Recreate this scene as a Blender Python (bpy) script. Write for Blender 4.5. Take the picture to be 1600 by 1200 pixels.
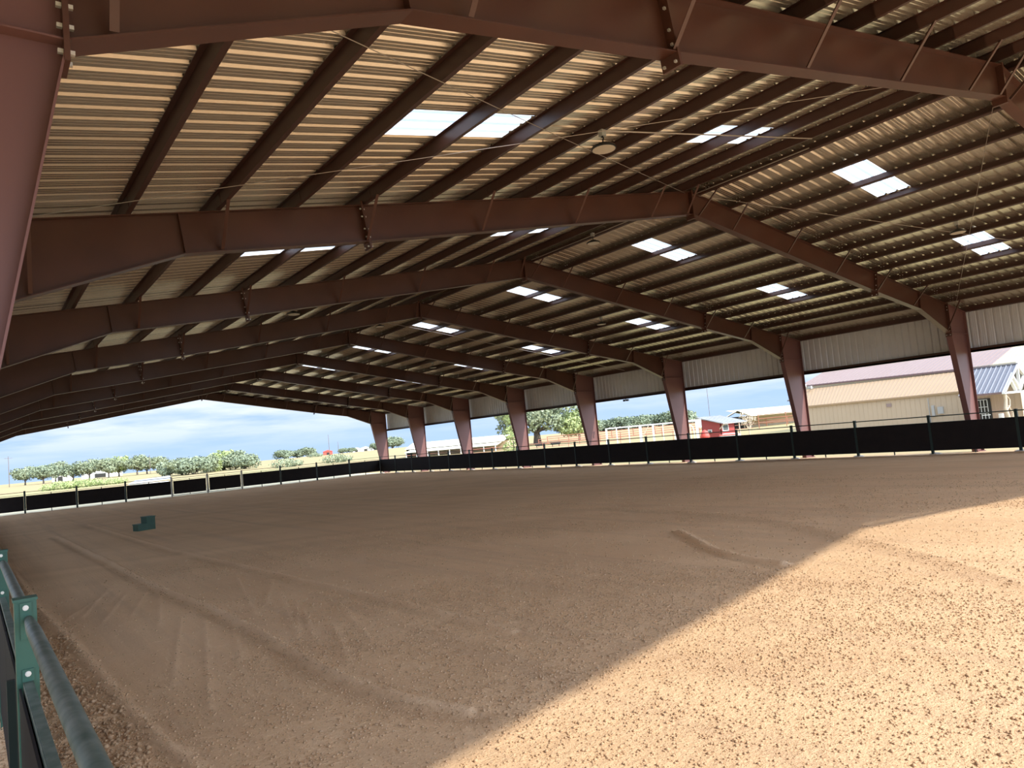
import bpy, math, random
import numpy as np
from mathutils import Vector, Matrix
random.seed(7); rng = np.random.default_rng(7)
S = bpy.context.scene
for o in list(bpy.data.objects): bpy.data.objects.remove(o)
col = S.collection

# ------------------------------------------------------------------ camera
F_PX = 1126.93; YAW = 0.6506; PITCH = 0.0736; ROLL = -0.0915
CAM = Vector((-16.299, -4.863, 2.33))
fw = Vector((math.sin(YAW)*math.cos(PITCH), math.cos(YAW)*math.cos(PITCH), math.sin(PITCH)))
rt = Vector((math.cos(YAW), -math.sin(YAW), 0)); up = rt.cross(fw)
r2 = math.cos(ROLL)*rt + math.sin(ROLL)*up; u2 = -math.sin(ROLL)*rt + math.cos(ROLL)*up
cd = bpy.data.cameras.new('camera'); cam = bpy.data.objects.new('camera', cd); col.objects.link(cam)
cd.sensor_fit = 'HORIZONTAL'; cd.sensor_width = 36; cd.lens = 36*F_PX/1600; cd.clip_start = 0.05; cd.clip_end = 3000
M3 = Matrix((r2, u2, -fw)).transposed()
cam.matrix_world = Matrix.Translation(CAM) @ M3.to_4x4()
S.camera = cam

# ------------------------------------------------------------------ light and exposure
S.view_settings.view_transform = 'Standard'; S.view_settings.look = 'None'
S.view_settings.gamma = 1; S.view_settings.use_curve_mapping = False
S.view_settings.exposure = 0.56
sd = bpy.data.lights.new('sun', 'SUN'); sun = bpy.data.objects.new('sun', sd); col.objects.link(sun)
sd.energy = 3.45; sd.angle = math.radians(0.8); sd.color = (1.0, 0.93, 0.80)
tosun = Vector((0.325, -1.293, 1.0)).normalized()
sun.rotation_euler = tosun.to_track_quat('Z', 'Y').to_euler(); sun.location = (20, -60, 60)

W = bpy.data.worlds.new('world'); S.world = W; W.use_nodes = True
nt = W.node_tree; nt.nodes.clear()
def N(t, **k):
    n = nt.nodes.new(t)
    for a, b in k.items(): setattr(n, a, b)
    return n
L = nt.links.new
tc = N('ShaderNodeTexCoord'); sep = N('ShaderNodeSeparateXYZ'); L(tc.outputs['Generated'], sep.inputs[0])
ramp = N('ShaderNodeValToRGB'); L(sep.outputs['Z'], ramp.inputs[0])
cr = ramp.color_ramp; cr.elements[0].position = 0.0; cr.elements[0].color = (0.40, 0.56, 0.84, 1)
cr.elements[1].position = 1.0; cr.elements[1].color = (0.22, 0.38, 0.72, 1)
e = cr.elements.new(0.10); e.color = (0.34, 0.50, 0.80, 1)
e = cr.elements.new(0.30); e.color = (0.30, 0.48, 0.80, 1)
za = N('ShaderNodeMath', operation='MAXIMUM'); L(sep.outputs['Z'], za.inputs[0]); za.inputs[1].default_value = 0.0
zb = N('ShaderNodeMath', operation='ADD'); L(za.outputs[0], zb.inputs[0]); zb.inputs[1].default_value = 0.10
dx = N('ShaderNodeMath', operation='DIVIDE'); L(sep.outputs['X'], dx.inputs[0]); L(zb.outputs[0], dx.inputs[1])
dy = N('ShaderNodeMath', operation='DIVIDE'); L(sep.outputs['Y'], dy.inputs[0]); L(zb.outputs[0], dy.inputs[1])
cb = N('ShaderNodeCombineXYZ'); L(dx.outputs[0], cb.inputs[0]); L(dy.outputs[0], cb.inputs[1])
nz = N('ShaderNodeTexNoise'); nz.inputs['Scale'].default_value = 0.8; nz.inputs['Detail'].default_value = 8
nz.inputs['Roughness'].default_value = 0.55; L(cb.outputs[0], nz.inputs['Vector'])
cm = N('ShaderNodeValToRGB'); L(nz.outputs['Fac'], cm.inputs[0])
cm.color_ramp.elements[0].position = 0.36; cm.color_ramp.elements[0].color = (0, 0, 0, 1)
cm.color_ramp.elements[1].position = 0.58; cm.color_ramp.elements[1].color = (1, 1, 1, 1)
fz = N('ShaderNodeMapRange'); L(sep.outputs['Z'], fz.inputs[0]); fz.inputs[1].default_value = 0.01; fz.inputs[2].default_value = 0.06
fm = N('ShaderNodeMath', operation='MULTIPLY'); L(cm.outputs[0], fm.inputs[0]); L(fz.outputs[0], fm.inputs[1])
fm2 = N('ShaderNodeMath', operation='MULTIPLY'); L(fm.outputs[0], fm2.inputs[0]); fm2.inputs[1].default_value = 0.95
mx = N('ShaderNodeMixRGB'); L(fm2.outputs[0], mx.inputs[0]); L(ramp.outputs[0], mx.inputs[1]); mx.inputs[2].default_value = (0.72, 0.78, 0.87, 1)
# broad sky glow on the sun's side, added to fill the shaded sand
nrm = N('ShaderNodeVectorMath', operation='DOT_PRODUCT'); L(tc.outputs['Generated'], nrm.inputs[0]); nrm.inputs[1].default_value = tosun
pw = N('ShaderNodeMath', operation='MAXIMUM'); L(nrm.outputs['Value'], pw.inputs[0]); pw.inputs[1].default_value = 0.0
pw2 = N('ShaderNodeMath', operation='POWER'); L(pw.outputs[0], pw2.inputs[0]); pw2.inputs[1].default_value = 2.0
st_ = N('ShaderNodeMath', operation='MULTIPLY_ADD'); L(pw2.outputs[0], st_.inputs[0]); st_.inputs[1].default_value = 3.4; st_.inputs[2].default_value = 0.94
bg = N('ShaderNodeBackground'); L(mx.outputs[0], bg.inputs[0]); L(st_.outputs[0], bg.inputs[1])
wo = N('ShaderNodeOutputWorld'); L(bg.outputs[0], wo.inputs[0])

# ------------------------------------------------------------------ materials
def principled(name, color, rough=0.6, metal=0.0, noise=None, bump=None, spec=0.5):
    """noise=(scale, amount, second colour) ; bump=(scale, strength, distance)"""
    m = bpy.data.materials.new(name); m.use_nodes = True; t = m.node_tree
    b = t.nodes['Principled BSDF']; b.inputs['Base Color'].default_value = (*color, 1)
    b.inputs['Roughness'].default_value = rough; b.inputs['Metallic'].default_value = metal
    b.inputs['Specular IOR Level'].default_value = spec
    g = t.nodes.new('ShaderNodeNewGeometry')
    if noise:
        n = t.nodes.new('ShaderNodeTexNoise'); n.inputs['Scale'].default_value = noise[0]; n.inputs['Detail'].default_value = 5
        t.links.new(g.outputs['Position'], n.inputs['Vector'])
        r = t.nodes.new('ShaderNodeMapRange'); r.inputs[1].default_value = 0.35; r.inputs[2].default_value = 0.68
        r.inputs[4].default_value = noise[1]; t.links.new(n.outputs['Fac'], r.inputs[0])
        x = t.nodes.new('ShaderNodeMixRGB'); x.inputs[1].default_value = (*color, 1); x.inputs[2].default_value = (*noise[2], 1)
        t.links.new(r.outputs[0], x.inputs[0]); t.links.new(x.outputs[0], b.inputs['Base Color'])
    if bump:
        n = t.nodes.new('ShaderNodeTexNoise'); n.inputs['Scale'].default_value = bump[0]; n.inputs['Detail'].default_value = 4
        t.links.new(g.outputs['Position'], n.inputs['Vector'])
        u = t.nodes.new('ShaderNodeBump'); u.inputs['Strength'].default_value = bump[1]; u.inputs['Distance'].default_value = bump[2]
        t.links.new(n.outputs['Fac'], u.inputs['Height']); t.links.new(u.outputs[0], b.inputs['Normal'])
    return m
MT = {}
MT['steel'] = principled('red_oxide_steel', (0.092, 0.033, 0.020), 0.42, 0, (1.3, 0.6, (0.060, 0.021, 0.013)), (3.0, 0.05, 0.01))
MT['purlin'] = principled('red_oxide_purlin', (0.062, 0.023, 0.016), 0.40, 0, (2.0, 0.4, (0.045, 0.017, 0.012)))
MT['sheet'] = principled('galvalume_sheet', (0.70, 0.64, 0.53), 0.27, 0.86, (1.2, 0.4, (0.64, 0.575, 0.465)))
MT['wallsheet'] = principled('wall_sheet', (0.74, 0.75, 0.78), 0.42, 0.2, (1.0, 0.4, (0.62, 0.61, 0.62)))
MT['column'] = principled('skylit_red_column', (0.185, 0.082, 0.074), 0.5, 0, (1.0, 0.5, (0.155, 0.068, 0.060)))  # lighter than the rafter steel: skylight from outside put into the column colour
MT['bolt'] = principled('galvanised_bolt', (0.75, 0.72, 0.66), 0.4, 0.5)
MT['green'] = principled('green_paint', (0.030, 0.105, 0.072), 0.42, 0, (9, 0.4, (0.022, 0.08, 0.055)))
MT['greendark'] = principled('dark_green_paint', (0.010, 0.028, 0.022), 0.5)
MT['pipe'] = principled('weathered_pipe', (0.13, 0.15, 0.125), 0.45, 0.1, (14, 0.95, (0.040, 0.070, 0.052)))
MT['belt'] = principled('rubber_belting', (0.013, 0.010, 0.010), 0.75, 0, (3, 0.5, (0.021, 0.016, 0.014)), spec=0.25)
MT['galv'] = principled('galvanised_pipe', (0.42, 0.42, 0.38), 0.5, 0.3)
MT['lamp_dark'] = principled('lamp_housing', (0.02, 0.02, 0.02), 0.4)
MT['lens'] = principled('lamp_lens', (0.62, 0.55, 0.45), 0.5)
MT['grey'] = principled('grey_box', (0.45, 0.45, 0.43), 0.5)
MT['conduit'] = principled('conduit', (0.45, 0.38, 0.33), 0.4, 0.5)
MT['block'] = principled('block_green', (0.035, 0.10, 0.07), 0.55, 0, (6, 0.5, (0.025, 0.07, 0.05)))
MT['concrete'] = principled('concrete_footing', (0.62, 0.57, 0.50), 0.8, 0, (5, 0.5, (0.5, 0.43, 0.35)))
MT['leaf'] = principled('leaf_grey_green', (0.30, 0.34, 0.21), 0.7, 0, (0.35, 0.8, (0.20, 0.25, 0.15)))
MT['leaf2'] = principled('leaf_yellow_green', (0.40, 0.46, 0.20), 0.7, 0, (0.35, 0.8, (0.29, 0.36, 0.14)))
MT['leaffar'] = principled('leaf_far', (0.27, 0.32, 0.21), 0.8, 0, (0.1, 0.8, (0.19, 0.24, 0.15)))
MT['leafbright'] = principled('leaf_bright', (0.40, 0.48, 0.20), 0.7, 0, (0.3, 0.8, (0.32, 0.40, 0.16)))
MT['bark'] = principled('bark', (0.20, 0.16, 0.13), 0.9, 0, (3, 0.6, (0.12, 0.10, 0.08)))
MT['tan'] = principled('tan_siding', (0.56, 0.44, 0.31), 0.5, 0, (0.7, 0.3, (0.50, 0.39, 0.27)))
MT['tanroof'] = principled('tan_roof', (0.43, 0.30, 0.18), 0.5, 0, (0.7, 0.3, (0.39, 0.27, 0.165)))
MT['mauve'] = principled('mauve_roof', (0.33, 0.245, 0.225), 0.55, 0, (0.5, 0.3, (0.30, 0.22, 0.20)))
MT['mauvetrim'] = principled('mauve_trim', (0.20, 0.13, 0.13), 0.5)
MT['cream'] = principled('cream_siding', (0.58, 0.55, 0.42), 0.5)
MT['ochre'] = principled('ochre_siding', (0.50, 0.43, 0.22), 0.55)
MT['pinksiding'] = principled('pink_siding', (0.52, 0.38, 0.28), 0.55)
MT['slate'] = principled('blue_grey_roof', (0.20, 0.20, 0.225), 0.5, 0, (2, 0.4, (0.17, 0.17, 0.19)))
MT['slatelight'] = principled('blue_grey_seam', (0.34, 0.35, 0.38), 0.4)
MT['white'] = principled('white_paint', (0.80, 0.80, 0.77), 0.5)
MT['whiteroof'] = principled('white_metal_roof', (0.80, 0.78, 0.66), 0.45)
MT['barnred'] = principled('barn_red', (0.36, 0.06, 0.055), 0.55, 0, (2, 0.4, (0.30, 0.05, 0.045)))
MT['tankred'] = principled('tank_red', (0.72, 0.10, 0.07), 0.4)
MT['tinroof'] = principled('tin_roof', (0.52, 0.53, 0.55), 0.4, 0.2, (1, 0.5, (0.42, 0.42, 0.45)))
MT['piperust'] = principled('rust_pipe', (0.40, 0.16, 0.10), 0.6)
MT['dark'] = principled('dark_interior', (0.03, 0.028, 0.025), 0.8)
MT['glass'] = principled('window_glass', (0.10, 0.12, 0.12), 0.15, 0, spec=0.8)
MT['wood'] = principled('pale_wood', (0.55, 0.46, 0.34), 0.7)

def skylight_mat():
    m = bpy.data.materials.new('skylight_fibreglass'); m.use_nodes = True; t = m.node_tree; t.nodes.clear()
    tr = t.nodes.new('ShaderNodeBsdfTranslucent'); tr.inputs[0].default_value = (0.88, 0.93, 0.96, 1)
    df = t.nodes.new('ShaderNodeBsdfDiffuse'); df.inputs[0].default_value = (0.85, 0.88, 0.9, 1)
    mx = t.nodes.new('ShaderNodeMixShader'); mx.inputs[0].default_value = 0.12
    t.links.new(tr.outputs[0], mx.inputs[1]); t.links.new(df.outputs[0], mx.inputs[2])
    o = t.nodes.new('ShaderNodeOutputMaterial'); t.links.new(mx.outputs[0], o.inputs[0]); return m
MT['skylight'] = skylight_mat()

def sand_mat():
    m = bpy.data.materials.new('arena_sand'); m.use_nodes = True; t = m.node_tree; n_ = t.nodes; l = t.links.new
    b = n_['Principled BSDF']; b.inputs['Roughness'].default_value = 0.95; b.inputs['Specular IOR Level'].default_value = 0.15
    g = n_.new('ShaderNodeNewGeometry')
    def noise(sc, det=5, rough=0.6, vec=None):
        n = n_.new('ShaderNodeTexNoise'); n.inputs['Scale'].default_value = sc; n.inputs['Detail'].default_value = det
        n.inputs['Roughness'].default_value = rough; l(vec or g.outputs['Position'], n.inputs['Vector']); return n.outputs['Fac']
    def mr(src, a, b_, c, d):
        r = n_.new('ShaderNodeMapRange'); l(src, r.inputs[0])
        for i, v in zip((1, 2, 3, 4), (a, b_, c, d)): r.inputs[i].default_value = v
        return r.outputs[0]
    def mix(f, c1, c2):
        x = n_.new('ShaderNodeMixRGB'); l(f, x.inputs[0])
        for s, c in ((1, c1), (2, c2)):
            if isinstance(c, tuple): x.inputs[s].default_value = (*c, 1)
            else: l(c, x.inputs[s])
        return x.outputs[0]
    base = mix(mr(noise(0.35), .35, .65, 0, 1), (0.82, 0.565, 0.345), (0.76, 0.51, 0.305))
    # long damp streaks left by the harrow, running down the length of the arena
    mp = n_.new('ShaderNodeMapping'); mp.inputs['Scale'].default_value = (1.0, 0.035, 1); l(g.outputs['Position'], mp.inputs['Vector'])
    st = noise(1.9, 5, 0.65, mp.outputs[0])
    base = mix(mr(st, .48, .74, 0, 0.55), base, (0.56, 0.38, 0.25))
    at = n_.new('ShaderNodeAttribute'); at.attribute_name = 'relief_light'
    base = mix(mr(at.outputs['Fac'], .5, 1.0, 0, 0.8), base, (0.88, 0.625, 0.40))        # light along the crests, painted into the sand colour
    base = mix(mr(at.outputs['Fac'], .5, 0.0, 0, 0.6), base, (0.50, 0.325, 0.195))      # painted shade beside the ridges, with darker turned-up crumbs
    sp = noise(38, 3, 0.7)
    base = mix(mr(sp, .58, .74, 0, 0.5), base, (0.50, 0.33, 0.21))
    l(base, b.inputs['Base Color'])
    # relief: crumbs, lumps and combed lines
    h1 = mr(noise(26, 4, 0.75), .40, .72, 0, 1)
    h2 = mr(noise(9, 3, 0.6), .35, .7, 0, 1)
    wv = n_.new('ShaderNodeTexWave'); wv.wave_type = 'BANDS'; wv.bands_direction = 'X'; wv.inputs['Scale'].default_value = 5.0
    wv.inputs['Distortion'].default_value = 1.2; wv.inputs['Detail'].default_value = 1; l(g.outputs['Position'], wv.inputs['Vector'])
    a1 = n_.new('ShaderNodeMath'); a1.operation = 'MULTIPLY'; l(wv.outputs['Fac'], a1.inputs[0]); l(mr(noise(0.5, 2), .45, .62, 0, 0.45), a1.inputs[1])
    a2 = n_.new('ShaderNodeMath'); a2.operation = 'ADD'; l(h1, a2.inputs[0]); l(a1.outputs[0], a2.inputs[1])
    a3 = n_.new('ShaderNodeMath'); a3.operation = 'ADD'; l(a2.outputs[0], a3.inputs[0]); l(h2, a3.inputs[1])
    bp_ = n_.new('ShaderNodeBump'); bp_.inputs['Strength'].default_value = 0.55; bp_.inputs['Distance'].default_value = 0.014
    l(a3.outputs[0], bp_.inputs['Height']); l(bp_.outputs[0], b.inputs['Normal'])
    return m
MT['sand'] = sand_mat()
MT['clod'] = principled('sand_clod', (0.56, 0.375, 0.225), 0.95, 0, (20, 0.6, (0.42, 0.27, 0.155)), spec=0.1)
MT['grass'] = principled('dry_pasture', (0.40, 0.355, 0.185), 0.95, 0, (0.06, 0.9, (0.42, 0.31, 0.18)), (2.0, 0.5, 0.05), spec=0.1)

# ------------------------------------------------------------------ mesh helpers
class MB:
    def __init__(s): s.v = []; s.f = []
    def add(s, vs, fs):
        o = len(s.v); s.v += [tuple(v) for v in vs]; s.f += [tuple(i+o for i in f) for f in fs]; return s
    def box(s, x0, x1, y0, y1, z0, z1):
        return s.add([(x0,y0,z0),(x1,y0,z0),(x1,y1,z0),(x0,y1,z0),(x0,y0,z1),(x1,y0,z1),(x1,y1,z1),(x0,y1,z1)],
                     [(0,3,2,1),(4,5,6,7),(0,1,5,4),(1,2,6,5),(2,3,7,6),(3,0,4,7)])
    def bar(s, a, b, w, h, upv=(0,0,1)):
        a = Vector(a); b = Vector(b); d = (b-a).normalized(); u = Vector(upv)
        sx = d.cross(u)
        if sx.length < 1e-4: sx = d.cross(Vector((1,0,0)))
        sx.normalize(); uz = sx.cross(d)
        vs = []
        for p in (a, b):
            for i, j in ((-1,-1),(1,-1),(1,1),(-1,1)): vs.append(p + sx*w*.5*i + uz*h*.5*j)
        return s.add(vs, [(0,1,2,3),(7,6,5,4),(0,4,5,1),(1,5,6,2),(2,6,7,3),(3,7,4,0)])
    def angle(s, a, b, w=0.05, t=0.006):
        a = Vector(a); b = Vector(b); d = (b-a).normalized(); sx = d.cross(Vector((0,0,1))).normalized(); uz = sx.cross(d)
        pr = [(-w/2,-w/2),(w/2,-w/2),(w/2,-w/2+t),(-w/2+t,-w/2+t),(-w/2+t,w/2),(-w/2,w/2)]
        vs = [p + sx*i + uz*j for p in (a, b) for i, j in pr]
        return s.add(vs, [(0,1,2,3,4,5),(11,10,9,8,7,6)] + [(i,i+6,(i+1)%6+6,(i+1)%6) for i in range(6)])
    def tube(s, pts, r, n=8, caps=True):
        pts = [Vector(p) for p in pts]; rs = r if isinstance(r, (list, tuple)) else [r]*len(pts)
        o = []; ref = None
        for i, p in enumerate(pts):
            d = (pts[min(i+1, len(pts)-1)] - pts[max(i-1, 0)]).normalized()
            if ref is None:
                ref = d.cross(Vector((0,0,1)));
                if ref.length < 1e-3: ref = Vector((1,0,0))
            a = (ref - d*ref.dot(d)).normalized(); ref = a; b = d.cross(a)
            for k in range(n):
                t = 2*math.pi*k/n; o.append(p + (a*math.cos(t) + b*math.sin(t))*rs[i])
        f = []
        for i in range(len(pts)-1):
            for k in range(n): f.append((i*n+k, i*n+(k+1)%n, (i+1)*n+(k+1)%n, (i+1)*n+k))
        if caps: f.append(tuple(range(n))[::-1]); f.append(tuple(range((len(pts)-1)*n, len(pts)*n)))
        return s.add(o, f)
    def lathe(s, c, prof, n=20):
        c = Vector(c); o = []; f = []
        for r, z in prof:
            for k in range(n):
                t = 2*math.pi*k/n; o.append((c.x+r*math.cos(t), c.y+r*math.sin(t), c.z+z))
        m = len(prof)
        for i in range(m-1):
            for k in range(n): f.append((i*n+k, i*n+(k+1)%n, (i+1)*n+(k+1)%n, (i+1)*n+k))
        f.append(tuple(range(n))[::-1]); f.append(tuple(range((m-1)*n, m*n)))
        return s.add(o, f)
    def prismY(s, poly, y0, y1):          # poly in (x,z)
        n = len(poly); vs = [(x, y0, z) for x, z in poly] + [(x, y1, z) for x, z in poly]
        return s.add(vs, [tuple(range(n)), tuple(range(n, 2*n))[::-1]] + [(i, i+n, (i+1)%n+n, (i+1)%n) for i in range(n)])
    def prismX(s, poly, x0, x1):          # poly in (y,z)
        n = len(poly); vs = [(x0, y, z) for y, z in poly] + [(x1, y, z) for y, z in poly]
        return s.add(vs, [tuple(range(n))[::-1], tuple(range(n, 2*n))] + [(i, (i+1)%n, (i+1)%n+n, i+n) for i in range(n)])
    def mesh(s, name, mat):
        m = bpy.data.meshes.new(name); m.from_pydata(s.v, [], s.f); m.materials.append(mat); m.update(); return m
    def build(s, name, mat, parent=None, bevel=0, smooth=False):
        m = s.mesh(name, mat)
        if smooth:
            m.polygons.foreach_set('use_smooth', [True]*len(m.polygons))
        o = link(name, m, parent)
        if bevel:
            b = o.modifiers.new('bevel', 'BEVEL'); b.width = bevel; b.segments = 2; b.limit_method = 'ANGLE'
        return o
def link(name, data, parent=None, loc=None):
    o = bpy.data.objects.new(name, data); col.objects.link(o)
    if parent: o.parent = parent
    if loc is not None: o.location = loc
    return o
def tag(o, label, cat, group=None):
    o['label'] = label; o['category'] = cat
    if group: o['group'] = group
    return o
def thing(name, label, cat, loc=(0,0,0), rz=0, group=None):
    o = link(name, None); o.location = loc; o.rotation_euler = (0,0,rz); o.empty_display_size = 0.2
    return tag(o, label, cat, group)
def struct(name, parent=None, mesh=None):
    o = link(name, mesh, parent)
    if not parent: o['kind'] = 'structure'
    return o
def copy_tree(o, parent=None):
    c = o.copy(); col.objects.link(c)
    if parent: c.parent = parent
    for ch in list(o.children): copy_tree(ch, c)
    return c
def npmesh(name, V, F, mat, smooth=False):     # F: (n,k) array, all faces of k corners
    m = bpy.data.meshes.new(name); k = F.shape[1]
    m.vertices.add(len(V)); m.vertices.foreach_set('co', V.astype(np.float32).ravel())
    m.loops.add(F.size); m.loops.foreach_set('vertex_index', F.astype(np.int32).ravel())
    m.polygons.add(len(F)); m.polygons.foreach_set('loop_start', np.arange(0, F.size, k, dtype=np.int32))
    m.polygons.foreach_set('loop_total', np.full(len(F), k, dtype=np.int32))
    if smooth: m.polygons.foreach_set('use_smooth', np.ones(len(F), dtype=bool))
    m.materials.append(mat); m.update(calc_edges=True); m.validate(); return m

B = 7.62; SL = 0.163; ZR = 8.70           # bay, roof slope, top of rafter at the ridge
def ztop(x): return ZR - SL*abs(x)
Y0, Y1 = -8.90, 61.35                     # roof ends
cosr = 1/math.sqrt(1+SL*SL); sinr = SL*cosr

# ------------------------------------------------------------------ arena floor (sand)
def smooth01(t): t = np.clip(t, 0, 1); return t*t*(3-2*t)
def polyline_dist(X, Y, P):
    d = np.full(X.shape, 1e9); sgn = np.zeros(X.shape)
    for (x0, y0), (x1, y1) in zip(P[:-1], P[1:]):
        ex, ey = x1-x0, y1-y0; l2 = ex*ex+ey*ey
        t = np.clip(((X-x0)*ex+(Y-y0)*ey)/l2, 0, 1)
        dd = np.hypot(X-x0-t*ex, Y-y0-t*ey); s = np.sign((X-x0)*ey-(Y-y0)*ex)
        m = dd < d; d = np.where(m, dd, d); sgn = np.where(m, s, sgn)
    return d*sgn
def vnoise(X, Y, sc, seed):
    r = np.random.default_rng(seed); G = r.random((256, 256))
    x = X*sc; y = Y*sc; xi = np.floor(x).astype(int); yi = np.floor(y).astype(int)
    fx = smooth01(x-xi); fy = smooth01(y-yi)
    g = lambda a, b: G[a % 256, b % 256]
    return (g(xi,yi)*(1-fx)*(1-fy)+g(xi+1,yi)*fx*(1-fy)+g(xi,yi+1)*(1-fx)*fy+g(xi+1,yi+1)*fx*fy)-.5
RIDGE_A = [(-13.5,30),(-13.36,17.5),(-13.35,11),(-13.19,7.9),(-13.19,5.56),(-13.24,3.94),(-13.27,3.08),(-13.21,2.22),(-13.09,1.35),(-12.87,.67)]
RIDGE_B = [(-11.75,36),(-11.7,18),(-11.33,10.6),(-11.17,6.6),(-11.1,3.9),(-11.09,2.4)]
EDGE = [(-15.6,30),(-15.44,18.5),(-15.36,11),(-15.19,6.9),(-15.13,4.95),(-15.1,3.4),(-15.05,2.2),(-14.96,1.5),(-14.9,-3)]
MOUND = [(-4.2,5.6),(-4.65,5.0),(-5.66,3.67),(-6.09,2.82),(-6.31,1.78)]
ARC = [(-1.3,10.5),(-1.49,8.8),(-1.65,6.57),(-2.1,5.0),(-3.0,3.2),(-3.8,1.9),(-4.6,.6),(-6,-1.2),(-8,-3)]
STROKES = [((-14.49,10.91),(-15.11,9.43)),((-14.02,12.45),(-14.9,9.25)),((-13.97,11.02),(-14.68,8.43)),((-13.6,10.9),(-14.27,8.49)),
 ((-13.45,10.43),(-14.09,7.21)),((-13.7,7.6),(-14.6,3.9)),((-13.5,6.97),(-14.5,2.79)),((-13.28,6.3),(-13.79,4.2)),((-11.93,10.84),(-12.86,6.62)),
 ((-11.97,8.03),(-12.84,5.04)),((-12.1,6.9),(-12.95,4.6)),((-12.22,6.32),(-12.85,4.28)),((-12.35,4.88),(-12.92,3.09)),((-11.8,5.9),(-12.4,3.6)),((-11.6,9.6),(-12.5,7.2))]
def height(X, Y):
    h = 0.012*vnoise(X, Y, 0.35, 1) + 0.010*vnoise(X, Y*0.5, 1.7, 2) + 0.008*vnoise(X, Y, 6, 3)
    far = smooth01((Y-12)/10)
    h += (0.010+0.028*smooth01((Y-10)/20))*vnoise(X*1.0, Y*0.06, 1.5, 5)                       # long harrow bands down the arena
    h += 0.02*smooth01((X-4)/6)*vnoise(X, Y*0.08, 2.2, 6)
    d = polyline_dist(X, Y, RIDGE_A); brk = 0.6+0.8*np.abs(vnoise(X, Y, 1.2, 8))*2
    h += 0.050*np.exp(-(d/0.05)**2)*brk - 0.022*np.exp(-((d-0.16)/0.11)**2) + 0.018*np.exp(-((d+0.13)/0.05)**2)*smooth01((2.8-Y)/2)
    d = polyline_dist(X, Y, RIDGE_B); h += 0.034*np.exp(-(d/0.05)**2)*brk - 0.012*np.exp(-((d-0.2)/0.12)**2)
    d = polyline_dist(X, Y, EDGE); h += 0.036*np.exp(-(d/0.07)**2)
    left = smooth01((-X-15.15)/0.25); h += left*(0.05*vnoise(X, Y, 5, 10)+0.03*vnoise(X, Y, 13, 11)+0.012)
    d = polyline_dist(X, Y, MOUND); h += 0.055*np.exp(-(d/0.09)**2)-0.012*np.exp(-((d-0.22)/0.12)**2)
    d = polyline_dist(X, Y, ARC); h += 0.015*np.exp(-(d/0.09)**2)
    for a, b in STROKES:
        d = polyline_dist(X, Y, [a, b]); h += 0.018*np.exp(-(d/0.028)**2)
    for k in range(5):                                                          # bands on the far right by the fence
        x = 6.0+k*2.0; h += 0.02*np.exp(-((X-x-0.15*np.sin(Y*0.11+k))/0.10)**2)
    return h
def graded(segs):
    o = [segs[0][0]]
    for a, b, s in segs:
        n = max(1, int(round((b-a)/s))); o += list(np.linspace(a, b, n+1)[1:])
    return np.array(o)
xs = graded([(-16.75,-10.5,.04),(-10.5,-4,.06),(-4,4,.10),(4,16.9,.15)])
ys = graded([(-11,-5,.4),(-5,7,.045),(7,14,.10),(14,30,.25),(30,60.9,.7)])
XX, YY = np.meshgrid(xs, ys, indexing='ij'); ZZ = height(XX, YY)
nx, ny = XX.shape; idx = np.arange(nx*ny).reshape(nx, ny)
Fq = np.stack([idx[:-1,:-1], idx[1:,:-1], idx[1:,1:], idx[:-1,1:]], -1).reshape(-1, 4)
def relief_light_mask(X, Y):  # crest light and one-sided ridge shade painted as sand tone, plus random bands
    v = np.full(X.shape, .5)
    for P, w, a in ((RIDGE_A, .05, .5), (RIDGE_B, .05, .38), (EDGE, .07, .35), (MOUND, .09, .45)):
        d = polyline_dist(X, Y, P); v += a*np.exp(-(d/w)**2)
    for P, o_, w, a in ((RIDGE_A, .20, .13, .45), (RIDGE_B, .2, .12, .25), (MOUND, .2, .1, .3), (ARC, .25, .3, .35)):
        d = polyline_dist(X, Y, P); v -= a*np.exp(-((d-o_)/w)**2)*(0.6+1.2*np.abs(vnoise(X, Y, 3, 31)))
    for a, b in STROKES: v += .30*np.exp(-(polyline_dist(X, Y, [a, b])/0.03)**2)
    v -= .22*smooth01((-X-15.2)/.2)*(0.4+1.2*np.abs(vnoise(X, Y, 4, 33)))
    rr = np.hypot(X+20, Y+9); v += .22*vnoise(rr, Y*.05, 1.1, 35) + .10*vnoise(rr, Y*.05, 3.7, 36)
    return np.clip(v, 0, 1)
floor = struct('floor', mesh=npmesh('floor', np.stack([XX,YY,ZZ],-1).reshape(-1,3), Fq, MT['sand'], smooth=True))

_at = floor.data.attributes.new('relief_light', 'FLOAT', 'POINT'); _at.data.foreach_set('value', relief_light_mask(XX, YY).astype(np.float32).ravel())
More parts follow.
